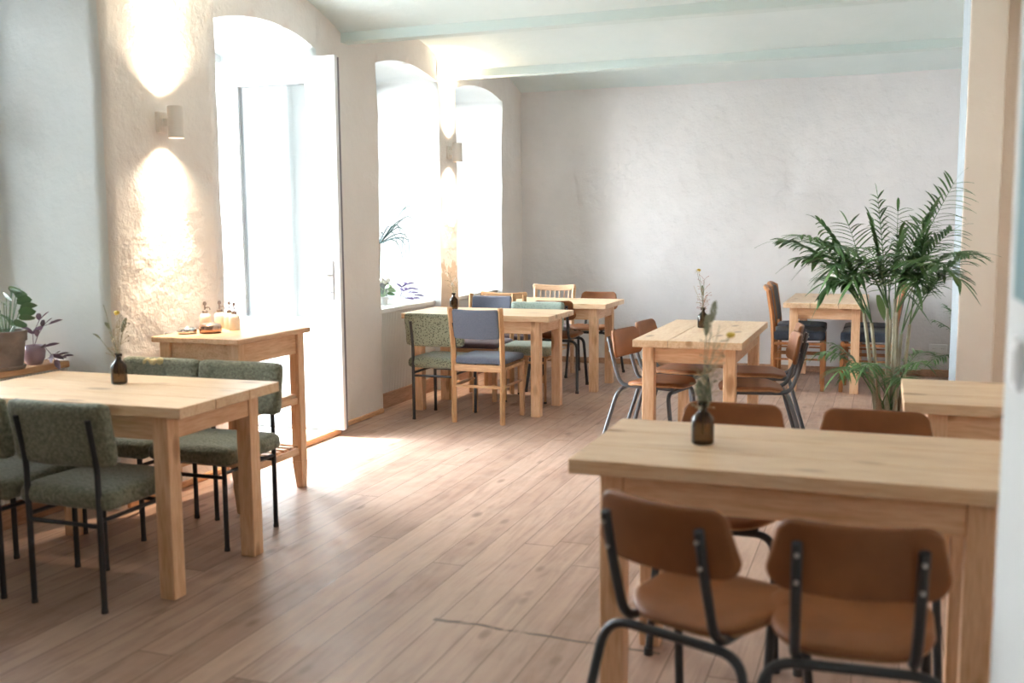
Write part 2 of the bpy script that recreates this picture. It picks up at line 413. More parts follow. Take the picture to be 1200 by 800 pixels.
def jitter(bm, amp, freq=1.7, axes=(1, 1, 0), fine=.25):
    for v in bm.verts:
        p = v.co
        a = noise.noise_vector(p * freq) + noise.noise_vector(p * freq * 4.3) * fine
        v.co = p + Vector((a.x * axes[0], a.y * axes[1], a.z * axes[2])) * amp

# ---------------------------------------------------------------- room geometry
XW, XO, YB = -3.6, -4.42, 10.12        # wall face, outer face, back wall
BEAMS = [-2.92, -1.05, .82, 2.69, 4.56, 6.44, 8.33, 10.25]
ZB = 2.745
def vault(y):
    for a, b in zip(BEAMS, BEAMS[1:]):
        if a <= y <= b:
            u = (y - (a + b) / 2) / ((b - a) / 2); return ZB + .20 * (1 - u * u)
    return ZB
OPEN = [(2.55, 4.025, .757), (4.94, 6.045, 0), (6.89, 8.02, .785), (8.395, 9.53, .785)]
def arch(y, o):
    u = (y - (o[0] + o[1]) / 2) / ((o[1] - o[0]) / 2); return 2.60 + (.08 if o[2] else .085) * (1 - u * u) + (.035 if o[0] > 6 else 0)
def opening(y):
    for o in OPEN:
        if o[0] < y < o[1]: return o
def stations():
    ys = [-2.0]; marks = sorted([-2.0] + [v_ for o in OPEN for v_ in o[:2]] + [YB + .09] + BEAMS[1:-1])
    for a, b in zip(marks, marks[1:]):
        if b <= a or a < -2: continue
        k = max(1, int((b - a) / .07)); ys += [a + (b - a) * (i + 1) / k for i in range(k)]
    return ys
YS = stations()
def wall_sheet(bm, x, zfun_top, step=.07):
    cache = {}
    def V(y, z):
        k = (round(y, 4), round(z, 4))
        if k not in cache: cache[k] = bm.verts.new((x, y, z))
        return cache[k]
    for a, b in zip(YS, YS[1:]):
        o = opening((a + b) / 2)
        za = arch(a, o) if o else 0; zb = arch(b, o) if o else 0
        ta, tb = zfun_top(a), zfun_top(b)
        bands = [0, 1]
        if o:
            n = 3; segs = [((za + (ta - za) * i / n), (zb + (tb - zb) * i / n)) for i in range(n + 1)]
        else:
            n = 36 if step < .2 else 2
            segs = [(2.6 * i / n, 2.6 * i / n) for i in range(n + 1)] + [(ta, tb)]
        for (a0, b0), (a1, b1) in zip(segs, segs[1:]):
            bm.faces.new((V(a, a0), V(b, b0), V(b, b1), V(a, a1)))
bm = bmesh.new(); wall_sheet(bm, XW, lambda y: vault(y) + .02)
# reveals and soffits
def grid(bm, P, nu, nv, mi=0):
    g = [[bm.verts.new(P(i / nu, j / nv)) for j in range(nv + 1)] for i in range(nu + 1)]
    for i in range(nu):
        for j in range(nv):
            f = bm.faces.new((g[i][j], g[i + 1][j], g[i + 1][j + 1], g[i][j + 1])); f.material_index = mi
for o in OPEN:
    for y in o[:2]:
        zt = arch(y, o); grid(bm, lambda u, v_: (XW + (XO - .045 - XW) * u, y, zt * v_), 12, 36, 1)
    grid(bm, lambda u, v_: (XW + (XO - .045 - XW) * u, o[0] + (o[1] - o[0]) * v_, arch(o[0] + (o[1] - o[0]) * v_, o)), 12, 18, 1)
bmesh.ops.remove_doubles(bm, verts=bm.verts, dist=.002)
jitter(bm, .014, 2.2)
struct('wall_left', bm, [M_left, M_reveal], smooth='all')
bm = bmesh.new(); wall_sheet(bm, XO - .02, lambda y: 3.3, .3); struct('wall_left_outside', bm, M_asph)
# parapets under the windows with ribbed panelling, sills, baseboards
for i, o in enumerate(OPEN):
    if not o[2]: continue
    xf = -3.665 if o[0] > 6 else -3.90
    bm = bmesh.new(); y = o[0]; box(bm, xf - .03, xf - .006, o[0], o[1], 0, o[2] - .03)
    k = int((o[1] - o[0]) / .022)
    for j in range(k):
        yy = o[0] + (j + .5) * (o[1] - o[0]) / k; box(bm, xf - .012, xf, yy - .007, yy + .007, .12, o[2] - .04)
    struct('trim_%d' % (i + 1), bm, M_near)
    box_ = BX(xf - .01, xf + .018, o[0] + .01, o[1] - .01, 0, .12, bev=.004); struct('baseboard_left_%d' % (i + 1), box_, M_base)
    sl = BX(XO, xf + (.02 if o[0] < 6 else .015), o[0] + .005, o[1] - .005, o[2] - .032, o[2], bev=.004)
    struct('trim_%d' % (i + 11), sl, M_sill if o[0] < 6 else M_near)
# thin skirting along the pillars and the back wall
bm = bmesh.new()
for a, b in ((4.06, 4.9), (6.1, 6.87), (8.05, 8.37), (9.56, 10.1), (2.2, 2.5)):
    box(bm, XW - .002, XW + .022, a, b, 0, .035, bev=.005)
struct('baseboard_left', bm, M_sill)
# ceiling
bm = bmesh.new(); ny = 170
grid(bm, lambda u, v_: (XO - .02 + (3.4 + 4.44) * u, -2.9 + (10.25 + 2.9) * v_, vault(-2.9 + 13.15 * v_)), 40, 190)
jitter(bm, .006, 1.5, (0, 0, 1)); struct('ceiling', bm, M_ceil, smooth='all')
for i, yb in enumerate(BEAMS[1:-1]):
    bm = bmesh.new(); box(bm, XW - .05, 3.4, yb - .055, yb + .055, 2.700, 2.80, bev=.004)
    struct('trim_%d' % (i + 21), bm, M_beam)
# floor
struct('floor', BX(XW - .4, 3.4, -2.9, YB + .1, -.06, 0), M_floor)
# back wall
bm = bmesh.new()
grid(bm, lambda u, v_: (XW - .95 + (1.1 + 4.55) * u, YB, 2.86 * v_), 84, 44)
jitter(bm, .016, 1.9, (0, 1, 0)); struct('wall_back', bm, M_back, smooth='all')
struct('baseboard_back', BX(XW, 1.0, YB - .035, YB + .01, 0, .055, bev=.006), M_base)
# right side: pier, end wall, right walls
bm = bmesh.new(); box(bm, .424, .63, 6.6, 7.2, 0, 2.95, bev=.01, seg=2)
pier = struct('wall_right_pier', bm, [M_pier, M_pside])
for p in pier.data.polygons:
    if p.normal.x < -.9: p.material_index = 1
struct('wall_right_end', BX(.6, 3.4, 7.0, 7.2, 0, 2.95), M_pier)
struct('wall_right_alcove', BX(.95, 1.05, 7.2, YB, 0, 2.95), M_back)
struct('baseboard_right', BX(.35, .95, YB - .06, YB - .034, 0, .07, bev=.005), M_base)
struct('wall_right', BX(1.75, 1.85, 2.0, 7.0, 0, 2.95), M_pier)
struct('wall_right_near', BX(.21, .55, -2.0, 2.0, 0, 3.0, bev=.008, seg=2), M_nearw)
struct('wall_right_return', BX(.5, 1.8, 1.85, 2.0, 0, 3.0), M_near)
struct('wall_front', BX(XO, .5, -2.1, -2.0, 0, 3.0), M_near)
struct('wall_sky_block', BX(-8.2, -7.6, -8, 4.0, -.1, 5.0), M_asph)  # unseen block added outside to cut sky light on the left window reveal
# outside ground and raised niche floor with its wooden edge
struct('floor_outside', BX(-14, XO - .02, -8, 18, -.2, -.08), M_asph)
struct('floor_doorway', BX(XO - .1, XW + .07, 4.96, 6.03, 0, .035), M_near)
struct('trim_41', BX(XW + .07, XW + .11, 4.93, 6.06, 0, .042, bev=.004), M_sill)

# windows: frames and panes
for i, o in enumerate(OPEN):
    if not o[2]: continue
    wroot = bpy.data.objects.new('window_%d' % (i + 1), None); C.objects.link(wroot); wroot['kind'] = 'structure'
    bm = bmesh.new(); x0, x1 = -4.38, -4.32; zt = 2.70; ym = (o[0] + o[1]) / 2
    for a, b in ((o[0], o[0] + .06), (o[1] - .06, o[1]), (ym - .035, ym + .035)): box(bm, x0, x1, a, b, o[2], zt, bev=.004)
    for a, b in ((o[2], o[2] + .06), (1.95, 2.0), (2.58, zt)): box(bm, x0 + .002, x1 - .002, o[0], o[1], a, b, bev=.004)
    new_obj('window_frame', bm, M_white, wroot)
    for a, b in ((o[0] + .06, ym - .035), (ym + .035, o[1] - .06)):
        new_obj('window_pane', BX(-4.353, -4.347, a, b, o[2] + .06, 2.58), M_glass, wroot)
# door frame
bm = bmesh.new()
box(bm, -4.41, -4.36, 4.945, 5.01, .035, 2.555, bev=.004); box(bm, -4.41, -4.36, 5.975, 6.04, .035, 2.555, bev=.004); box(bm, -4.41, -4.355, 4.93, 6.06, 2.556, 2.76)
struct('trim_42', bm, M_white)
# door leaf, open against the far reveal
dr = bpy.data.objects.new('door_1', None); C.objects.link(dr); dr['kind'] = 'structure'
dr.location = (-4.36, 5.985, 0); dr.rotation_euler = (0, 0, R(1.5))
W = .935; zt, z0 = 2.545, .045; gx0, gx1, gz0, gz1 = .175, .72, .81, 2.375
bm = bmesh.new()
box(bm, 0, gx0, -.035, .035, z0, zt, bev=.004); box(bm, gx1, W - .012, -.035, .035, z0, zt, bev=.004)
box(bm, gx0, gx1, -.034, .034, gz1, zt - .001); box(bm, gx0, gx1, -.034, .034, z0 + .001, gz0)
box(bm, gx0 - .0, gx0 + .012, -.028, .02, gz0, gz1); box(bm, gx1 - .012, gx1, -.028, .02, gz0, gz1)
new_obj('door_leaf', bm, M_white, dr)
new_obj('door_pane', BX(gx0 + .012, gx1 - .012, -.004, .004, gz0, gz1), M_glass, dr)
bm = bmesh.new(); box(bm, W - .014, W - .008, -.03, -.018, z0, zt); box(bm, W - .014, W + .004, -.004, .022, z0 + .01, zt - .01); new_obj('door_seal', bm, M_seal, dr)
bm = bmesh.new(); box(bm, W - .012, W + .004, -.0375, .0, z0, zt, bev=.003); new_obj('door_rebate', bm, M_white, dr)
hx = W - .06
dh = new_obj('door_handle_plate', BX(hx - .016, hx + .016, -.045, -.034, .93, 1.20, bev=.005, seg=2), M_handle, dr)
bm = bmesh.new(); tube(bm, rounded([(hx, -.04, 1.10), (hx, -.085, 1.10), (hx - .115, -.085, 1.10)], .02), .0095, seg=10); new_obj('door_handle', bm, M_handle, dr, smooth=True)
new_obj('keyhole', LT([(0, 0), (.009, 0), (.009, .006), (0, .006)], c=(hx, -.05, .985)), M_seal, dr)
for z in (.3, 1.3, 2.3): new_obj('door_hinge', TB([(-.01, -.045, z - .05), (-.01, -.045, z + .05)], .011, seg=10), M_white, dr, smooth=True)

# ---------------------------------------------------------------- tables
def make_table(name, label, L, D, H=.76, along='x', loc=(0, 0), rz=0, group='pine dining tables', seams=(.33, .67), leg=.07, ox=.085, oy=.035):
    """L along local x, D along local y, seams run along `along`"""
    t = thing(name, label, 'table', (loc[0], loc[1], 0), rz, group)
    bm = bmesh.new(); th = .042
    if along == 'x':
        cuts = [-D / 2] + [-D / 2 + D * s for s in seams] + [D / 2]
        for a, b in zip(cuts, cuts[1:]): box(bm, -L / 2, L / 2, a + .0016, b - .0016, H - th, H, bev=.003, seg=2)
        mt = M_top_x
    else:
        cuts = [-L / 2] + [-L / 2 + L * s for s in seams] + [L / 2]
        for a, b in zip(cuts, cuts[1:]): box(bm, a + .0016, b - .0016, -D / 2, D / 2, H - th, H, bev=.003, seg=2)
        mt = M_top_y
    new_obj('tabletop', bm, mt, t)
    for sx in (-1, 1):
        for sy in (-1, 1):
            x = sx * (L / 2 - ox - leg / 2); y = sy * (D / 2 - oy - leg / 2)
            o = new_obj('leg', BX(-leg / 2, leg / 2, -leg / 2, leg / 2, 0, H - th, bev=.004, seg=2), M_pine_z, t); o.location = (x, y, 0)
    ah = .095; zz = H - th
    for s in (-1, 1):
        y = s * (D / 2 - oy - .018); x = s * (L / 2 - ox - .018); a = L / 2 - ox - leg; b = D / 2 - oy - leg
        new_obj('apron', BX(-a, a, y - .012, y + .012, zz - ah, zz, bev=.002), M_pine_x, t)
        new_obj('apron', BX(x - .012, x + .012, -b, b, zz - ah, zz, bev=.002), M_pine_y, t)
    return t
make_table('dining_table', 'pine dining table at the left wall by the potted plants, with sage chairs', 1.2, .68, loc=(-3.035, 3.365), rz=R(1))
make_table('dining_table', 'nearest pine dining table at right with tan chairs on both sides', 1.2, .65, loc=(-.228, 3.03), rz=0)
make_table('dining_table', 'pine dining table below the windows with slate blue and olive chairs', 1.2, .64, loc=(-2.89, 7.33))
make_table('dining_table', 'farthest left pine dining table near the back wall corner', 1.2, .66, loc=(-2.79, 8.57))
make_table('dining_table', 'pine dining table in the middle of the room with its narrow end forward', .63, 1.33, along='y', loc=(-1.045, 6.385), rz=R(0), ox=.045, oy=.07)
make_table('dining_table', 'pine dining table against the back wall behind the palm', .67, 1.28, along='y', loc=(-.455, 9.42), ox=.05, oy=.06)
make_table('dining_table', 'pine dining table cut off at the right edge behind the nearest table', 1.2, .62, loc=(.685, 4.29))

# ---------------------------------------------------------------- chairs
def green_chair(label, loc, rz, fab=M_green, group='sage shaggy chairs with black frames', torn=False, metal=M_metal):
    t = thing('upholstered_chair', label, 'chair', (loc[0], loc[1], 0), rz, group)
    def wavy(p):
        n = noise.noise_vector(p * 14) * .004
        return p + n
    new_obj('seat', RB((0, .01, .425), (.44, .43, .08), .034, 14, wavy), fab, t, smooth='all')
    b = new_obj('backrest', RB((0, 0, 0), (.46, .055, .245), .026, 14, lambda p: Vector((p.x, p.y - .03 * (1 - (p.x / .23) ** 2) * .6, p.z)) + noise.noise_vector(p * 14) * .003), fab, t, smooth='all')
    b.location = (0, -.185, .672); b.rotation_euler = (R(9), 0, 0)
    for s in (-1, 1):
        legs_ = {}
        legs_[-.2] = new_obj('rear_leg', TB(rounded([(s * .168, -.20, 0), (s * .168, -.20, .56), (s * .168, -.235, .735)], .05), .0115, seg=10), metal, t, smooth=True)
        legs_[.185] = new_obj('front_leg', TB([(s * .168, .185, 0), (s * .168, .185, .385)], .0115, seg=10), metal, t, smooth=True)
        new_obj('side_rail', TB([(s * .168, -.2, .35), (s * .168, .185, .35)], .009, seg=8), metal, t, smooth=True)
        for yy in (-.2, .185): new_obj('foot', LT([(0, 0), (.0128, 0), (.0128, .015), (0, .015)], seg=12, c=(s * .168, yy, 0)), M_potd, legs_[yy], smooth=True)
    for yy in (-.2, .185): new_obj('cross_rail', TB([(-.168, yy, .33), (.168, yy, .33)], .009, seg=8), metal, t, smooth=True)
    return t
g1 = green_chair('sage shaggy chair seen from behind, directly left of the near leg of the left table', (-2.85, 3.08), R(0))
dup(g1, (-3.335, 3.075, 0), 0, 'sage shaggy chair cut off by the left edge of the photo')
dup(g1, (-2.86, 3.83, 0), PI, 'sage shaggy chair facing us across the left table, nearest the door')
g2 = dup(g1, (-3.315, 3.83, 0), PI, 'sage shaggy chair with torn yellow patches, facing us behind the left table')
for nm, sz, lc in (('torn_patch', (.12, .02, .03), (.05, -.197, .77)), ('torn_patch', (.10, .03, .03), (-.05, .205, .43))):
    bm = bmesh.new(); rbox(bm, lc, sz, .009, 8, lambda p: p + noise.noise_vector(p * 40) * .012)
    p_ = new_obj(nm, bm, M_torn, g2, smooth='all'); p_['label'] = 'yellow foam showing through the torn cover'
g3 = green_chair('speckled olive chair at the window table, seen from behind', (-3.075, 6.90), 0, M_spot, 'speckled chairs at the window table')
g4 = green_chair('speckled mint chair with wooden legs facing us at the window table', (-2.70, 7.80), PI + R(3), M_spotg, 'speckled chairs at the window table', metal=M_oak_z)

def school_chair(label, loc, rz, metal=M_metal):
    t = thing('school_chair', label, 'chair', (loc[0], loc[1], 0), rz, 'tan school chairs')
    # seat
    def smap(u, v_, w_):
        return Vector((u, v_ + .06, .477 + w_ - .02 * (v_ < -.1) * ((-.1 - v_) / .1) + .0 - .018 * max(0, (v_ - .12) / .08) ** 2 - .006 * (1 - (u / .2) ** 2)))
    so = rrect(.37, .37, .12, 8, .39); so = [(x, -y) for x, y in so]
    bm = bmesh.new(); slab(bm, so, .016, .014, smap, 6, .9, (0, 1)); new_obj('seat', bm, [M_leather, M_ply], t, smooth='all')
    bo = rrect(.35, .172, .045, 7, .388)
    bm = bmesh.new(); slab(bm, bo, .010, .010, lambda u, v_, w_: Vector((u, w_ + .9 * u * u, v_)), 6, .95)
    b = new_obj('backrest', bm, M_leather, t, smooth='all'); b.location = (0, -.205, .70); b.rotation_euler = (R(10), 0, 0)
    for s in (-1, 1):
        pts = rounded([(s * .127, -.240, .745), (s * .127, -.205, .60), (s * .127, -.155, .45), (s * .127, .19, .45)], .06, 6)
        up_ = new_obj('back_upright', TB(pts, .0125, seg=10), metal, t, smooth=True)
        for z, y in ((.72, -.246), (.655, -.23)):
            bo_ = new_obj('bolt', LT([(0, -.004), (.005, -.004), (.005, .002), (0, .003)], seg=10, c=(0, 0, 0)), M_bolt, up_, smooth=True)
            bo_.location = (s * .127, y - .004, z); bo_.rotation_euler = (R(100), 0, 0)
    rl_ = new_obj('rear_legs', TB(rounded([(-.225, -.27, 0), (-.195, -.14, .435), (.195, -.14, .435), (.225, -.27, 0)], .075, 7), .0125, seg=10), metal, t, smooth=True)
    fl_ = new_obj('front_legs', TB(rounded([(-.205, .235, 0), (-.185, .18, .43), (.185, .18, .43), (.205, .235, 0)], .06, 7), .0125, seg=10), metal, t, smooth=True)
    for sx, yy in ((-.225, -.27), (.225, -.27), (-.205, .235), (.205, .235)):
        new_obj('foot', LT([(0, 0), (.016, 0), (.015, .025), (0, .025)], seg=12, c=(sx, yy, 0)), M_potd, rl_ if yy < 0 else fl_, smooth=True)
    return t
s1 = school_chair('tan school chair in the foreground, seen from behind, left of the two', (-.40, 2.46), R(-21))
dup(s1, (-.045, 2.42, 0), R(4), 'tan school chair in the foreground, seen from behind, beside the white wall at right')
dup(s1, (-.49, 3.42, 0), PI, 'tan school chair facing us across the nearest table, behind the flower bottle')
dup(s1, (-.01, 3.42, 0), PI, 'tan school chair facing us across the nearest table, in front of the palm')
s2 = school_chair('tan school chair on the left side of the middle table, nearer one', (-1.31, 6.06), R(-102), M_greymetal)
dup(s2, (-1.30, 6.62, 0), R(-98), 'tan school chair on the left side of the middle table, farther one')
dup(s2, (-.66, 6.06, 0), R(101), 'tan school chair on the right side of the middle table, nearer one')
dup(s2, (-.69, 6.62, 0), R(97), 'tan school chair on the right side of the middle table, farther one')
dup(s1, (-2.66, 8.42, 0), R(4), 'tan school chair at the farthest left table, seen from behind')
dup(s1, (-2.57, 9.24, 0), PI, 'tan school chair facing us behind the farthest left table')

def bar(bm, p, q, a, b=None):
    """square bar from p to q, a wide in x, b in y/z"""
    p, q = Vector(p), Vector(q); b = b or a; t = (q - p).normalized()
    up = Vector((1, 0, 0)) if abs(t.x) < .9 else Vector((0, 0, 1)); u = up - t * up.dot(t); u.normalize(); w_ = t.cross(u)
    vs = []
    for c in (p, q):
        for i, j in ((-1, -1), (1, -1), (1, 1), (-1, 1)): vs.append(bm.verts.new(c + u * i * a / 2 + w_ * j * b / 2))
    for f in ((0, 1, 2, 3), (4, 7, 6, 5), (0, 4, 5, 1), (1, 5, 6, 2), (2, 6, 7, 3), (3, 7, 4, 0)): bm.faces.new([vs[i] for i in f])
    bmesh.ops.bevel(bm, geom=list({e for v_ in vs for e in v_.link_edges}), offset=.003, segments=2, affect='EDGES')
def BAR(*a):
    bm = bmesh.new(); bar(bm, *a); return bm
def wood_chair(name, label, loc, rz, wz, wx, seatm, backm, kind='panel', group=None, W=.41, H=.845, sth=.05):
    t = thing(name, label, 'chair', (loc[0], loc[1], 0), rz, group); hw = W / 2 - .016
    for s in (-1, 1):
        bm = bmesh.new()
        pts = [(s * hw, -.21, 0), (s * hw, -.205, .42), (s * (hw + .002), -.215, .6), (s * (hw + .006), -.255, H)]
        tube(bm, rounded(pts, .08, 4), .0205, seg=4, taper=None)
        new_obj('rear_leg', bm, wz, t)
        new_obj('front_leg', BAR((s * (hw + .002), .205, 0), (s * (hw + .002), .2, .425), .034, .034), wz, t)
        new_obj('side_rail', BAR((s * hw, -.2, .405), (s * hw, .2, .405), .05, .022), wx, t)
        new_obj('side_stretcher', BAR((s * hw, -.2, .27), (s * hw, .2, .27), .02, .016), wx, t)
    for y, z in ((-.205, .405), (.2, .405)): new_obj('cross_rail', BAR((-hw, y, z), (hw, y, z), .05, .022), wx, t)
    new_obj('rear_stretcher', BAR((-hw, -.205, .27), (hw, -.205, .27), .02, .016), wx, t)
    new_obj('seat', RB((0, .005, .43 + sth / 2), (W + .01, .43, sth), min(.022, sth * .45), 12, lambda p: p + Vector((0, 0, .016 * (1 - (p.x / .22) ** 2) * (1 - (p.y / .22) ** 2) if p.z > .44 else 0))), seatm, t, smooth='all')
    if kind == 'panel':
        bm = bmesh.new(); slab(bm, rrect(2 * hw - .02, .215, .02, 4), .014, .014, lambda u, v_, w_: Vector((u, w_ - .9 * (hw * hw - u * u), v_)), 6, .93)
        b = new_obj('backrest', bm, backm, t, smooth='all'); b.location = (0, -.228, .728); b.rotation_euler = (R(9), 0, 0)
    elif kind == 'tall':
        bm = bmesh.new(); slab(bm, rrect(2 * hw - .02, .33, .06, 6), .018, .010, lambda u, v_, w_: Vector((u, w_ - .6 * (hw * hw - u * u), v_)), 6, .9)
        b = new_obj('backrest', bm, backm, t, smooth='all'); b.location = (0, -.226, .70); b.rotation_euler = (R(9), 0, 0)
        bm = bmesh.new(); tube(bm, rounded([(-hw - .006, -.25, H - .01), (-hw * .6, -.29, H + .02), (hw * .6, -.29, H + .02), (hw + .006, -.25, H - .01)], .1), .018, seg=8); new_obj('top_rail', bm, wx, t, smooth=True)
    else:
        bm = bmesh.new(); slab(bm, rrect(2 * hw + .06, .055, .02, 4), .011, .011, lambda u, v_, w_: Vector((u, w_ - .7 * (hw * hw - u * u), v_ + .3 * u * u)), 4, .9)
        b = new_obj('top_rail', bm, wx, t, smooth='all'); b.location = (0, -.25, H - .015)
        new_obj('lower_rail', BAR((-hw, -.222, .58), (hw, -.222, .58), .03, .016), wx, t)
        for i in range(7 if kind == 'spindle' else 4):
            n_ = 7 if kind == 'spindle' else 4; x = -hw + (i + 1) * 2 * hw / (n_ + 1); d = .7 * (hw * hw - x * x)
            new_obj('spindle', TB([(x, -.222, .59), (x, -.25 - d, H - .02)], .0065 if kind == 'spindle' else .010, seg=8), wz, t, smooth=True)
    return t
wood_chair('wooden_chair', 'oak chair with slate blue seat and back at the window table, seen from behind', (-2.725, 6.90), 0, M_oak_z, M_oak_x, M_blue, M_blue, group='slate blue oak chairs')
wood_chair('wooden_chair', 'oak chair with slate blue back facing us across the window table', (-3.13, 7.78), PI, M_oak_z, M_oak_x, M_purple, M_blue, group='slate blue oak chairs', H=.85)
wood_chair('wooden_chair', 'slatted oak chair at the farthest left table, seen from behind', (-3.08, 8.44), R(-2), M_oak_z, M_oak_x, M_purple, M_purple, 'slat', H=.835)
wood_chair('spindle_chair', 'light wood chair with thin spindles in its back facing us in the corner', (-3.0, 9.12), PI, M_light_x, M_light_x, M_purple, M_purple, 'spindle', H=.835)
GB = 'dark cushioned chairs at the back wall table'
for nm_, lc, rz in (('brown wooden chair with navy seat, nearer one left of the back wall table', (-.68, 9.1), R(-86)), ('brown wooden chair with navy seat, farther one left of the back wall table', (-.70, 9.62), R(-90)),
                    ('brown wooden chair with navy seat behind the palm, nearer one', (-.10, 9.12), R(88)), ('brown wooden chair with navy seat behind the palm, farther one', (-.10, 9.62), R(90))):
    wood_chair('cushioned_chair', nm_, lc, rz, M_dark_z, M_dark_z, M_navy, M_black_fab, 'tall', GB, W=.43, H=.86, sth=.085)
t = thing('upholstered_stool', 'stool with slate blue seat tucked under the table at the right edge', 'stool', (.44, 4.42, 0))
new_obj('seat', RB((0, 0, .45), (.42, .40, .06), .025, 12), M_blue, t, smooth='all')
for sx in (-1, 1):
    for sy in (-1, 1): new_obj('leg', BAR((sx * .17, sy * .16, 0), (sx * .16, sy * .15, .43), .034, .034), M_oak_z, t)
    new_obj('rail', BAR((sx * .16, -.15, .40), (sx * .16, .15, .40), .04, .02), M_oak_x, t); new_obj('rail', BAR((-.16, sx * .15, .40), (.16, sx * .15, .40), .04, .02), M_oak_x, t)

# ---------------------------------------------------------------- serving table by the door
sx0, sx1, sy0, sy1 = -3.45, -2.93, 4.12, 4.78
st = thing('serving_table', 'tall birch serving table with slatted shelves beside the open door', 'serving table', ((sx0 + sx1) / 2, (sy0 + sy1) / 2, 0))
cx, cy = (sx0 + sx1) / 2, (sy0 + sy1) / 2; hx_, hy_ = (sx1 - sx0) / 2, (sy1 - sy0) / 2
new_obj('tabletop', BX(-hx_, hx_, -hy_, hy_, .855, .882, bev=.003), M_bir_x, st)
for sx in (-1, 1):
    for sy in (-1, 1):
        x, y = sx * (hx_ - .055), sy * (hy_ - .06)
        bm = bmesh.new(); box(bm, x - .03, x + .03, y - .03, y + .03, .15, .855, bev=.003)
        vs = box(bm, x - .03, x + .03, y - .03, y + .03, 0, .15)
        for v_ in vs:
            if v_.co.z < .01: v_.co.x += (x + sx * .012 - v_.co.x) * .35; v_.co.y += (y + sy * .012 - v_.co.y) * .35
        new_obj('leg', bm, M_bir_z, st)
for s in (-1, 1):
    new_obj('apron', BX(-hx_ + .085, hx_ - .085, s * (hy_ - .055) - .01, s * (hy_ - .055) + .01, .745, .855), M_bir_x, st)
    new_obj('apron', BX(s * (hx_ - .05) - .01, s * (hx_ - .05) + .01, -hy_ + .09, hy_ - .09, .745, .855), M_bir_x, st)
for z in (.19, .47):
    for s in (-1, 1): new_obj('shelf_rail', BX(s * (hx_ - .05) - .012, s * (hx_ - .05) + .012, -hy_ + .05, hy_ - .05, z, z + .035), M_bir_x, st)
    if z < .3:
        for i in range(9):
            y = -hy_ + .08 + i * (2 * hy_ - .16) / 8; new_obj('shelf_slat', BX(-hx_ + .05, hx_ - .05, y - .017, y + .017, z + .035, z + .05, bev=.002), M_bir_x, st)
    else: new_obj('shelf_board', BX(-hx_ + .05, hx_ - .05, -hy_ + .05, hy_ - .05, z + .035, z + .052, bev=.002), M_bir_x, st)
ZS = .882
def tin(label, loc, m, r, hgt):
    t = thing('ashtray', label, 'ashtray', (*loc, ZS), 0, 'round metal tins on the serving table')
    new_obj('bowl', LT([(0, 0), (r * .92, 0), (r, hgt * .3), (r, hgt * .75), (r * .88, hgt), (r * .62, hgt), (r * .58, hgt * .75), (r * .55, hgt * .45), (0, hgt * .4)]), m, t, smooth='all')
    new_obj('rim', LT([(r * .60, hgt), (r * .66, hgt + .004), (r * .72, hgt), (r * .66, hgt - .002), (r * .60, hgt)]), M_chrome, t, smooth='all')
tin('silvery round metal tin on the serving table, left of the dark one', (-3.36, 4.29), M_chrome, .048, .03)
tin('dark coppery round ashtray on the serving table', (-3.27, 4.36), M_brass, .058, .045)
def dispenser(label, loc, hgt=.085):
    t = thing('pump_dispenser', label, 'dispenser', (*loc, ZS), 0, 'syrup dispensers on the serving table')
    new_obj('jar', LT([(0, 0), (.028, 0), (.03, .006), (.03, hgt * .72), (.026, hgt * .9), (.016, hgt), (0, hgt)]), M_creamglass, t, smooth='all')
    new_obj('collar', LT([(.0, hgt), (.015, hgt), (.015, hgt + .014), (.009, hgt + .018), (0, hgt + .018)]), M_pump, t, smooth=True)
    new_obj('pump_stem', TB([(0, 0, hgt + .015), (0, 0, hgt + .05)], .004), M_pump, t, smooth=True)
    new_obj('pump_head', LT([(0, 0), (.008, 0), (.010, .008), (.006, .018), (0, .02)], c=(0, 0, hgt + .045)), M_pump, t, smooth=True)
    new_obj('spout', TB(rounded([(0, 0, hgt + .03), (.028, 0, hgt + .036), (.034, 0, hgt + .02)], .01), .003), M_pump, t, smooth=True)
for i, (x, y) in enumerate(((-3.42, 4.52), (-3.385, 4.60), (-3.305, 4.575), (-3.235, 4.52))):
    dispenser(['milky dispenser with metal pump, leftmost on the serving table', 'milky dispenser with metal pump, second from left on the serving table',
               'milky dispenser with metal pump, third from left on the serving table', 'milky dispenser with metal pump, rightmost on the serving table'][i], (x, y))
# small grey speaker-like box hidden behind the serving table's corner
tag(new_obj('wall_box', BX(-3.60, -3.52, 4.40, 4.52, .72, .87, bev=.006), M_screen), 'grey box on the wall behind the corner of the serving table', 'box')

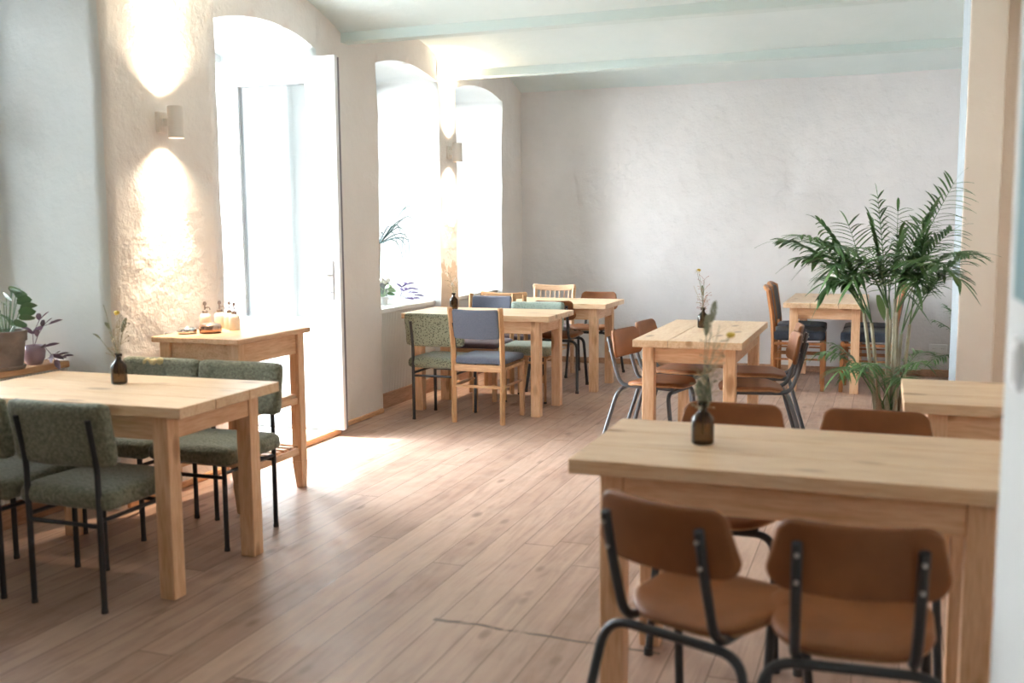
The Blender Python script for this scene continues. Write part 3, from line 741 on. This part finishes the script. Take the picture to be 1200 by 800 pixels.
# ---------------------------------------------------------------- wall lamps
def sconce(y, z, label):
    t = thing('wall_lamp', label, 'lamp', (XW, y, z), 0, 'up and down wall lamps')
    new_obj('backplate', BX(-.02, .022, -.042, .042, -.055, .055, bev=.004), M_lampw, t)
    new_obj('arm', BX(.018, .06, -.018, .018, -.02, .02, bev=.002), M_lampw, t)
    c = (.092, 0, 0); r = .042; hh = .082
    ls_ = new_obj('lamp_shade', LT([(r, -hh), (r, hh), (r - .004, hh), (r - .004, -hh), (r, -hh)], c=c, seg=28), M_lampw, t, smooth=True)
    new_obj('bulb', LT([(0, -.02), (.026, -.02), (.026, .02), (0, .02)], c=c), M_bulb, ls_, smooth=True)
    for sg in (1, -1):
        l = bpy.data.lights.new('lamp_light', 'SPOT'); l.energy = 30; l.color = (1, .80, .58); l.spot_size = R(120); l.spot_blend = 1; l.shadow_soft_size = .015
        o = bpy.data.objects.new('lamp_light', l); C.objects.link(o); o.parent = t; o.location = (.092, 0, sg * .079); o.rotation_euler = (PI if sg > 0 else 0, 0, 0)
        l2 = l.copy(); l2.energy = 120; l2.spot_size = R(58); l2.spot_blend = .9; o2 = bpy.data.objects.new('lamp_light', l2); C.objects.link(o2); o2.parent = t; o2.location = o.location; o2.rotation_euler = o.rotation_euler
sconce(4.46, 1.975, 'cream cylinder wall lamp on the wide pillar left of the door')
sconce(8.205, 2.06, 'cream cylinder wall lamp on the narrow pillar between the two windows')

# ---------------------------------------------------------------- bottles with dried flowers
def bottle_obj(label, loc, flabel, kind):
    t = thing('glass_bottle', label, 'bottle', (*loc, .76), 0, 'small amber bottles')
    r = .034
    new_obj('body', LT([(0, .001), (r * .9, .001), (r, .006), (r, .072), (r * .93, .082), (r * .6, .094), (.0125, .102), (.0115, .128)], seg=28), M_amber, t, smooth='all')
    new_obj('neck_ring', LT([(.0115, .116), (.0165, .118), (.0165, .130), (.0115, .132), (.0095, .131)], seg=20), M_amber, t, smooth=True)
    f = thing('dried_flowers', flabel, 'flowers', (*loc, .76), 0, 'dried flowers')
    rnd = random.Random(kind)
    def stem(ang, lean, hgt, kindf, m=M_dryb, curve=.3):
        pts = []; d = Vector((math.cos(ang), math.sin(ang), 0))
        for i in range(9):
            q = i / 8; pts.append(Vector((0, 0, .03)) + Vector((0, 0, hgt * q)) + d * (lean * (max(0, q - .3)) ** (1 + curve)) + Vector((rnd.uniform(-1, 1), rnd.uniform(-1, 1), 0)) * .0015)
        so = new_obj('stem', TB(pts, .0013, seg=5), m, f); ff = so
        tip = pts[-1]; dirv = (pts[-1] - pts[-2]).normalized()
        bm = bmesh.new()
        if kindf == 'ball':
            bmesh.ops.create_icosphere(bm, subdivisions=2, radius=.013, matrix=Matrix.Translation(tip) @ Matrix.Diagonal((1, 1, .75, 1)))
            jitter(bm, .003, 160, (1, 1, 1)); new_obj('flower_head', bm, M_yel, ff)
        elif kindf == 'spike':
            for i in range(26):
                q = i / 26; p = tip - dirv * .06 * q; a = i * 2.4; s_ = .0075 * math.sin(PI * (q * .85 + .1))
                bmesh.ops.create_icosphere(bm, subdivisions=1, radius=.0045, matrix=Matrix.Translation(p + Vector((math.cos(a), math.sin(a), 0)) * s_))
            new_obj('seed_head', bm, M_dryg, ff)
        elif kindf == 'wisp':
            for i in range(16):
                p = pts[3 + i % 6]; a = rnd.uniform(0, 6.28); L_ = rnd.uniform(.02, .05)
                q = p + Vector((math.cos(a) * L_, math.sin(a) * L_, rnd.uniform(.01, .04)))
                tube(bm, [p, (p + q) / 2 + Vector((0, 0, .004)), q], .0008, seg=4)
                bmesh.ops.create_icosphere(bm, subdivisions=1, radius=.0028, matrix=Matrix.Translation(q))
            new_obj('twigs', bm, rnd.choice([M_dryg, M_dryb, M_red]), ff)
        elif kindf == 'leaf':
            w1 = dirv.cross(Vector((0, 0, 1))).normalized()
            prev = None
            for i in range(7):
                q = i / 6; ww = .009 * math.sin(PI * min(1, q + .05)) + .0008; p = tip + dirv * .07 * q + Vector((0, 0, -.03 * q * q))
                cur = (bm.verts.new(p - w1 * ww), bm.verts.new(p + w1 * ww))
                if prev: bm.faces.new((prev[0], prev[1], cur[1], cur[0]))
                prev = cur
            bmesh.ops.solidify(bm, geom=bm.faces[:], thickness=.0012)
            new_obj('leaf', bm, M_dryg, ff)
        elif kindf == 'white':
            for i in range(14):
                a = i * 2.4; p = tip + Vector((math.cos(a), math.sin(a), 0)) * .004 * math.sqrt(i) - dirv * .002 * i
                bmesh.ops.create_icosphere(bm, subdivisions=1, radius=.004, matrix=Matrix.Translation(p))
            new_obj('flower_head', bm, M_wflow, ff)
    if kind == 1:   # left table
        stem(2.75, .11, .20, 'leaf', M_dryg); stem(PI, .09, .31, 'none', M_dryg, 0); stem(1.9, .01, .275, 'ball'); stem(.3, .03, .27, 'white'); stem(.5, .05, .22, 'wisp'); stem(2.9, .04, .2, 'wisp'); stem(PI + .2, .12, .16, 'leaf', M_dryg); stem(.6, .06, .25, 'spike'); stem(2.6, .03, .17, 'white')
    elif kind == 2:  # nearest table
        stem(.5, .13, .30, 'ball'); stem(1.2, .03, .36, 'spike', M_dryg); stem(.3, .05, .27, 'wisp', M_dryg); stem(.2, .03, .20, 'wisp', M_dryg); stem(-.4, .015, .17, 'wisp', M_dryg); stem(2.2, .02, .18, 'wisp', M_dryg); stem(.6, .07, .30, 'wisp'); stem(.4, .05, .40, 'spike', M_dryg); stem(0, .03, .14, 'spike', M_dryg); stem(2.6, .03, .16, 'spike', M_dryg); stem(1.0, .045, .22, 'wisp', M_dryg)
    elif kind == 3:  # middle table
        stem(PI, .05, .34, 'ball', M_dryg); stem(PI + .2, .07, .345, 'white', M_dryg); stem(2.8, .015, .24, 'spike', M_dryg); stem(.2, .01, .28, 'wisp', M_dryg); stem(PI, .10, .24, 'none', M_dryb); stem(0, .02, .17, 'wisp'); stem(2.4, .02, .16, 'wisp')
    else:
        stem(PI, .05, .25, 'wisp', M_dryg); stem(0, .03, .22, 'white'); stem(.3, .07, .20, 'wisp', M_dryg); stem(2.7, .02, .18, 'white')
bottle_obj('small amber bottle on the left table beside the sage chairs', (-3.075, 3.46), 'dried wildflowers with orange bloom in the left table bottle', 1)
bottle_obj('amber bottle standing on the nearest table', (-.50, 3.03), 'bushy dried grey green flowers in the nearest bottle', 2)
bottle_obj('small amber bottle on the middle table against the back wall', (-1.085, 6.52), 'tall thin dried stems with a yellow bloom on the middle table', 3)
bottle_obj('small amber bottle on the window table', (-3.24, 7.46), 'pale dried flowers in the window table bottle', 4)

# ---------------------------------------------------------------- plants
def blade(bm, p0, d, L_, wd, droop=.3, n=5, twist=None, fold=.0, tilt=0):
    """a leaf blade from p0 along d with droop; closed thin solid"""
    d = Vector(d).normalized(); side = (twist or d.cross(Vector((0, 0, 1))))
    if side.length < .05: side = Vector((1, 0, 0))
    side.normalize()
    if tilt: side = Matrix.Rotation(tilt, 3, d) @ side
    nn = side.cross(d).normalized(); prev = None
    for i in range(n + 1):
        q = i / n; c = Vector(p0) + d * L_ * q + Vector((0, 0, -1)) * droop * L_ * q * q
        ww = max(.0006, wd / 2 * math.sin(PI * (q * .9 + .1)) ** .7) if i < n else .0006
        th = .0008
        cur = [bm.verts.new(c - side * ww - nn * fold * ww), bm.verts.new(c - nn * th), bm.verts.new(c + side * ww - nn * fold * ww), bm.verts.new(c + nn * th)]
        if prev:
            for k in range(4): bm.faces.new((prev[k], prev[(k + 1) % 4], cur[(k + 1) % 4], cur[k]))
        else: bm.faces.new(cur[::-1])
        prev = cur
    bm.faces.new(prev)
def frond(base, tip, sag, nl, ll, wl, rnd, roll_=0.0, droop=.35, start=.25):
    """pinnate palm frond from base to tip; arcs upward by sag"""
    bm = bmesh.new(); base, tip = Vector(base), Vector(tip); N_ = 16
    def pos(q): return base.lerp(tip, q) + Vector((0, 0, sag * 4 * q * (1 - q)))
    pts = [pos(i / N_) for i in range(N_ + 1)]
    tube(bm, pts, .0042, seg=5, taper=[1 - .75 * i / N_ for i in range(N_ + 1)])
    for i in range(nl):
        q = start + (1 - start) * (i + .5) / nl; p = pos(q); t = (pos(min(1, q + .02)) - pos(q - .02)).normalized()
        sd = t.cross(Vector((0, 0, 1)))
        if sd.length < .1: sd = Vector((1, 0, 0))
        sd.normalize(); sd = Matrix.Rotation(roll_, 3, t) @ sd
        l_ = ll * (.55 + .45 * math.sin(PI * ((q - start) / (1 - start) * .8 + .15)))
        for s in (-1, 1):
            dv = (t * (.60 + rnd.uniform(-.1, .1)) + sd * s * (.95 + rnd.uniform(-.1, .1)) + Vector((0, 0, .16 + rnd.uniform(-.08, .08)))).normalized()
            blade(bm, p, dv, l_ * rnd.uniform(.85, 1.1), wl, droop * rnd.uniform(.6, 1.5), 5, fold=.25)
    blade(bm, pos(.97), (pos(1) - pos(.95)), ll * .8, wl, droop, 5)
    return bm
rnd = random.Random(5)
PX, PY = .045, 6.0
palm = thing('potted_palm', 'tall green palm with many arching fronds in front of the back wall', 'palm', (PX, PY, 0))
new_obj('pot', LT([(0, 0), (.13, 0), (.16, .28), (.165, .32), (.15, .32), (.145, .27), (0, .27)], seg=32), M_potd, palm, smooth=True)
new_obj('soil', LT([(0, .29), (.147, .285)], seg=24), M_soil, palm)
canes = []
for (bx, by, tx, ty, h_) in ((-.05, 0, -.14, -.02, .92), (-.03, .04, -.10, .05, .86), (0, -.02, -.02, 0, .95), (.02, .03, .02, .04, 1.0), (.04, -.03, .03, -.02, .93), (.06, .02, .10, .02, .86), (-.01, .06, .0, .1, .88), (.03, .07, .06, .09, .80)):
    pts = [Vector((bx + (tx - bx) * q, by + (ty - by) * q, .28 + (h_ - .28) * q + 0)) for q in (0, .25, .5, .75, 1)]
    new_obj('cane', TB(pts, .0125, seg=8, taper=[1.25, 1, .9, .8, .7]), [M_cane], palm, smooth=True)
    canes.append(pts[-1])
for i in range(14):
    a = rnd.uniform(0, 6.28); r_ = rnd.uniform(.02, .075)
    p0 = Vector((math.cos(a) * r_, math.sin(a) * r_, .28)); p1 = p0 + Vector((math.cos(a) * .03, math.sin(a) * .03, rnd.uniform(.12, .32)))
    new_obj('sheath', TB([p0, (p0 + p1) / 2, p1], .011, seg=6, taper=[1.2, .9, .35]), M_canebr, palm)
# fronds: base cane index, tip (relative), sag, leaflets
FR = [(0, (-.60, -.06, 1.33), .10, 17, .20, .024, .1), (0, (-.48, -.25, 1.36), .10, 16, .20, .022, .0), (1, (-.40, .15, 1.43), .06, 15, .18, .020, .5),
      (2, (-.09, -.02, 1.57), .02, 15, .17, .013, .2), (2, (-.30, -.28, 1.30), .10, 15, .20, .022, -.2), (3, (.02, .22, 1.50), .03, 13, .18, .017, .3),
      (3, (.30, .02, 1.64), .02, 19, .21, .017, 1.0), (3, (.19, -.10, 1.50), .02, 16, .20, .018, .5), (4, (.36, -.18, 1.27), .09, 15, .19, .020, 0), (5, (.42, .08, 1.25), .08, 15, .19, .018, .2),
      (4, (.24, -.30, 1.20), .10, 13, .19, .024, 0), (1, (-.34, -.10, 1.10), .08, 13, .18, .026, -.3), (6, (-.16, .30, 1.28), .10, 13, .19, .020, 0), (7, (.30, .26, 1.15), .10, 13, .18, .020, 0),
      (2, (-.14, -.20, 1.22), .06, 12, .17, .024, 0), (0, (-.42, .02, 1.22), .12, 14, .19, .022, .2), (5, (.16, -.05, 1.34), .05, 13, .17, .020, .5),(2, (.03,-.12,1.36), .04, 13, .18, .02, .8),(1, (-.24,-.02,1.42), .05, 14, .19, .02, .7),
      (2, (-.20, -.22, 1.12), .10, 14, .19, .024, .2), (3, (.12, -.30, 1.10), .10, 14, .18, .022, -.2), (4, (.30, .05, 1.38), .06, 15, .19, .018, .4), (1, (-.50, .10, 1.22), .12, 15, .20, .022, .1), (6, (-.05, -.3, 1.25), .08, 13, .18, .022, .3), (7, (.2, .3, 1.30), .08, 13, .18, .02, .2), (5, (.34, -.1, 1.12), .12, 14, .19, .02, 0),
      (0, (-.30, -.20, 1.18), .12, 15, .19, .02, .3), (1, (-.38, .05, 1.30), .10, 16, .19, .02, .5), (2, (-.12, .05, 1.44), .04, 14, .18, .018, .4), (3, (.14, .1, 1.42), .05, 15, .18, .018, .6), (4, (.12, -.25, 1.22), .10, 14, .19, .022, .2), (0, (-.36, -.05, 1.02), .12, 12, .19, .026, .1)]
for i, (ci, tip, sg, nl, ll, wl, rl) in enumerate(FR):
    new_obj('frond', frond(canes[ci], tip, sg, nl, ll, wl, rnd, rl), M_palm2 if i in (14,) else M_palm, palm)
for tip, sg in (((-.36, -.10, .70), .10), ((-.26, -.28, .62), .10), ((.16, -.2, .68), .08), ((.18, .12, .70), .08), ((-.12, -.30, .66), .10), ((-.22, .05, .58), .10), ((.10, -.26, .58), .08), ((-.30, .0, .74), .06)):
    new_obj('frond', frond((rnd.uniform(-.04, .04), 0, .38), tip, sg, 11, .16, .014, rnd, 0, .45, .35), M_palm, palm)
bm = bmesh.new(); blade(bm, (.05, -.05, 1.08), (.25, -.2, 1), .20, .07, .2); blade(bm, (.07, -.05, 1.05), (.5, -.2, -.5), .2, .03, .2); new_obj('broad_leaf', bm, M_palm, palm)
bm = bmesh.new(); blade(bm, (-.07, -.1, 1.03), (.3, -.4, -.9), .13, .05, .2); new_obj('broad_leaf', bm, M_palm2, palm)

# second small plant in the corner behind the palm
pl = thing('corner_plant', 'small green plant beside the wall outlet behind the palm', 'plant', (.80, 9.72, 0))
new_obj('pot', LT([(0, 0), (.10, 0), (.13, .25), (.12, .25), (.11, .22), (0, .22)], seg=24), M_potd, pl, smooth=True)
for tip, b in (((-.36, 0, .56), (0, 0, .22)), ((-.28, -.1, .70), (0, 0, .22)), ((-.02, .1, .68), (0, 0, .22)), ((-.38, -.3, .24), (0, 0, .20))):
    new_obj('frond', frond(b, tip, .05, 9, .13, .02, rnd, 0, .4, .45), M_palm, pl)

# sill plants at far left
t = thing('potted_plant', 'green leafy plant in a grey brown clay pot on the left sill', 'plant', (-3.93, 3.68, .757))
new_obj('saucer', LT([(0, 0), (.072, 0), (.082, .018), (.076, .02), (0, .008)], seg=28), M_pot, t, smooth=True)
new_obj('pot', LT([(0, .008), (.066, .008), (.082, .135), (.09, .137), (.093, .185), (.085, .187), (.08, .165), (0, .165)], seg=32), M_pot, t, smooth=True)
new_obj('soil', LT([(0, .17), (.08, .168)], seg=20), M_soil, t)
for i in range(20):
    a = i * 2.4; r_ = .012 + .004 * (i % 5); h_ = .05 + .026 * (i % 7); p0 = Vector((math.cos(a) * r_, math.sin(a) * r_, .165)); p1 = p0 + Vector((math.cos(a) * .045, math.sin(a) * .045, h_))
    st_ = new_obj('stem', TB([p0, (p0 + p1) / 2, p1], .002, seg=5), M_leafg, t)
    bm = bmesh.new(); blade(bm, p1, (math.cos(a), math.sin(a), .35), .080, .056, .25, 6, tilt=(-.9 if math.cos(a) > 0 else .9) + .3 * math.sin(i * 5)); new_obj('leaf', bm, M_leafg, st_)
def trad(label, loc, pts, m, mst, ll=.05, wd=.018, name='trailing_plant', potm=None):
    t = thing(name, label, 'plant', loc, 0)
    if potm:
        new_obj('pot', LT([(0, 0), (.035, 0), (.05, .03), (.055, .065), (.045, .095), (.038, .092), (.045, .06), (0, .05)], seg=28), potm, t, smooth='all')
    for pp in pts:
        st_ = new_obj('stem', TB(pp, .0018, seg=5), mst, t)
        n = len(pp)
        for i in range(1, n):
            d = (Vector(pp[i]) - Vector(pp[i - 1])).normalized()
            for s in (-1, 1):
                bm = bmesh.new(); sd = d.cross(Vector((0, 0, 1)));
                if sd.length < .1: sd = Vector((0, 1, 0))
                blade(bm, pp[i], d * .6 + sd.normalized() * s * .8 + Vector((0, 0, .25)), ll, wd, .2, 5, tilt=.7 * s); new_obj('leaf', bm, m, st_)
    return t
trad('purple trailing plant in a mauve glazed pot on the left sill', (-3.95, 3.86, .757), [[(0, 0, .08), (.02, .01, .14), (.05, .02, .19), (.08, .03, .2)], [(.02, 0, .08), (.07, 0, .09), (.10, .01, .05), (.11, .02, .02)], [(0, 0, .08), (-.02, .02, .15), (.02, .03, .22)]], M_leafp, M_leafp, .075, .028, potm=M_potm)
trad('low purple cutting lying at the end of the left sill', (-3.93, 3.96, .757), [[(-.03, -.02, .01), (.0, 0, .03), (.03, .0, .035), (.055, .01, .03)]], M_leafp, M_leafp, .06, .02, 'leafy_cutting')
# plants in the first window
t = thing('spider_plant', 'potted plant with long thin arching leaves in the window behind the olive chair', 'plant', (-3.96, 7.56, .785))
new_obj('pot', LT([(0, 0), (.06, 0), (.075, .16), (.08, .16), (.08, .19), (.072, .19), (.068, .15), (0, .15)], seg=28), M_potg, t, smooth=True)
new_obj('trunk', TB([(0, 0, .14), (.0, 0, .3), (.01, 0, .50)], .009), M_canebr, t, smooth=True)
rs = random.Random(11)
for i in range(28):
    a = rs.uniform(0, 6.28); L_ = rs.uniform(.40, .85); up = rs.uniform(.3, 1.4); pts = []; v0 = Vector((math.cos(a), math.sin(a), up)).normalized()
    p = Vector((.01, 0, .50)); vv = v0 * L_ / 9
    for k in range(10):
        pts.append(p.copy()); p = p + vv; vv = Vector((vv.x * .86, vv.y * .86, vv.z - .007 - .0022 * k))
    pts = [Vector((min(q.x, .26 + .02 * q.z), min(q.y, .38 + .02 * q.z), q.z)) for q in pts]
    new_obj('leaf', TB(pts, .0045, seg=4, taper=[1, 1, 1, .9, .9, .8, .7, .6, .4, .2]), M_leafb, t)
t = thing('flowering_plant', 'pale leafy plant with white blooms at the left end of the window sill', 'plant', (-3.86, 7.42, .785))
new_obj('pot', LT([(0, 0), (.04, 0), (.05, .07), (.045, .07), (0, .06)], seg=24), M_white, t, smooth=True)
for i in range(12):
    a = i * 2.4; p0 = Vector((0, 0, .06)); p1 = Vector((math.cos(a) * .05, math.sin(a) * .05, .09 + .012 * (i % 6)))
    new_obj('stem', TB([p0, p1], .0018, seg=5), M_leafw, t)
    bm = bmesh.new(); blade(bm, p1, (math.cos(a), math.sin(a), .3), .07, .045, .3, 6, tilt=.8 if i % 2 else -.8); new_obj('leaf', bm, M_leafg if i % 3 == 0 else M_leafw, t)
for i in range(4):
    bm = bmesh.new(); bmesh.ops.create_icosphere(bm, subdivisions=2, radius=.02, matrix=Matrix.Translation((-.03 + .022 * i, .01 * i, .19 + .012 * (i % 2)))); jitter(bm, .006, 90, (1, 1, 1)); new_obj('bloom', bm, M_wflow, t)
trad('lilac trailing plant on the window sill beside the speckled olive chair', (-3.80, 7.72, .785), [[(0, -.1, .06), (.0, -.03, .10), (0, .04, .11), (0, .12, .08), (.01, .2, .05)], [(0, -.06, .06), (.02, -.02, .04), (.03, .08, .03)], [(0, -.08, .05), (-.02, -.02, .13), (-.02, .08, .15), (-.02, .16, .11)]], M_lilac, M_lilac, .07, .02)

# ---------------------------------------------------------------- small wall fittings
t = thing('wall_outlet', 'white double power outlet low on the back wall behind the palm', 'outlet', (.498, YB - .012, .262))
new_obj('plate', BX(-.078, .078, -.012, .012, -.04, .04, bev=.004), M_white, t)
for x in (-.037, .037):
    s_ = new_obj('socket', LT([(.021, .0), (.021, .004), (.018, .004), (.017, -.004), (0, -.004)], seg=20), M_near, t, smooth=True); s_.location = (x, -.012, 0); s_.rotation_euler = (R(90), 0, 0)
    for dx in (-.008, .008): new_obj('socket_hole', BX(x + dx - .0025, x + dx + .0025, -.0125, -.0085, -.0025, .0025), M_seal, t)
t = thing('light_switch', 'white light switch on the near wall at the right edge', 'switch', (.21, 1.785, 1.195))
new_obj('plate', BX(-.010, .0, -.040, .040, -.04, .04, bev=.002), M_white, t)
new_obj('rocker', BX(-.014, -.009, -.027, .027, -.027, .027, bev=.002), M_white, t)
t = thing('wall_board', 'dark teal board on the near wall at the right edge', 'board', (.21, 1.4, 1.6))
new_obj('panel', BX(-.016, .0, -.38, .38, -.30, .36, bev=.003), M_teal, t)

# ---------------------------------------------------------------- fill lamps added out of view behind the camera
def filler(x, y, z, e, label):
    t = thing('fill_lamp', label, 'lamp', (x, y, vault(y)), 0, 'pendant globes added out of view')
    d = z - vault(y)
    new_obj('cord', TB([(0, 0, 0), (0, 0, d)], .003, seg=6), M_seal, t)
    new_obj('globe', LT([(0, d - .12), (.06, d - .11), (.1, d - .06), (.12, d), (.1, d + .06), (.05, d + .1), (0, d + .11)][::-1], seg=24), emis('fill globe glow', (1, .86, .70), e), t, smooth='all')
filler(-1.3, .2, 2.2, 8, 'unseen added pendant lamp hanging behind the camera, nearer the front wall')
filler(-1.6, -1.2, 2.2, 8, 'unseen added pendant lamp hanging behind the camera, nearer the windows')
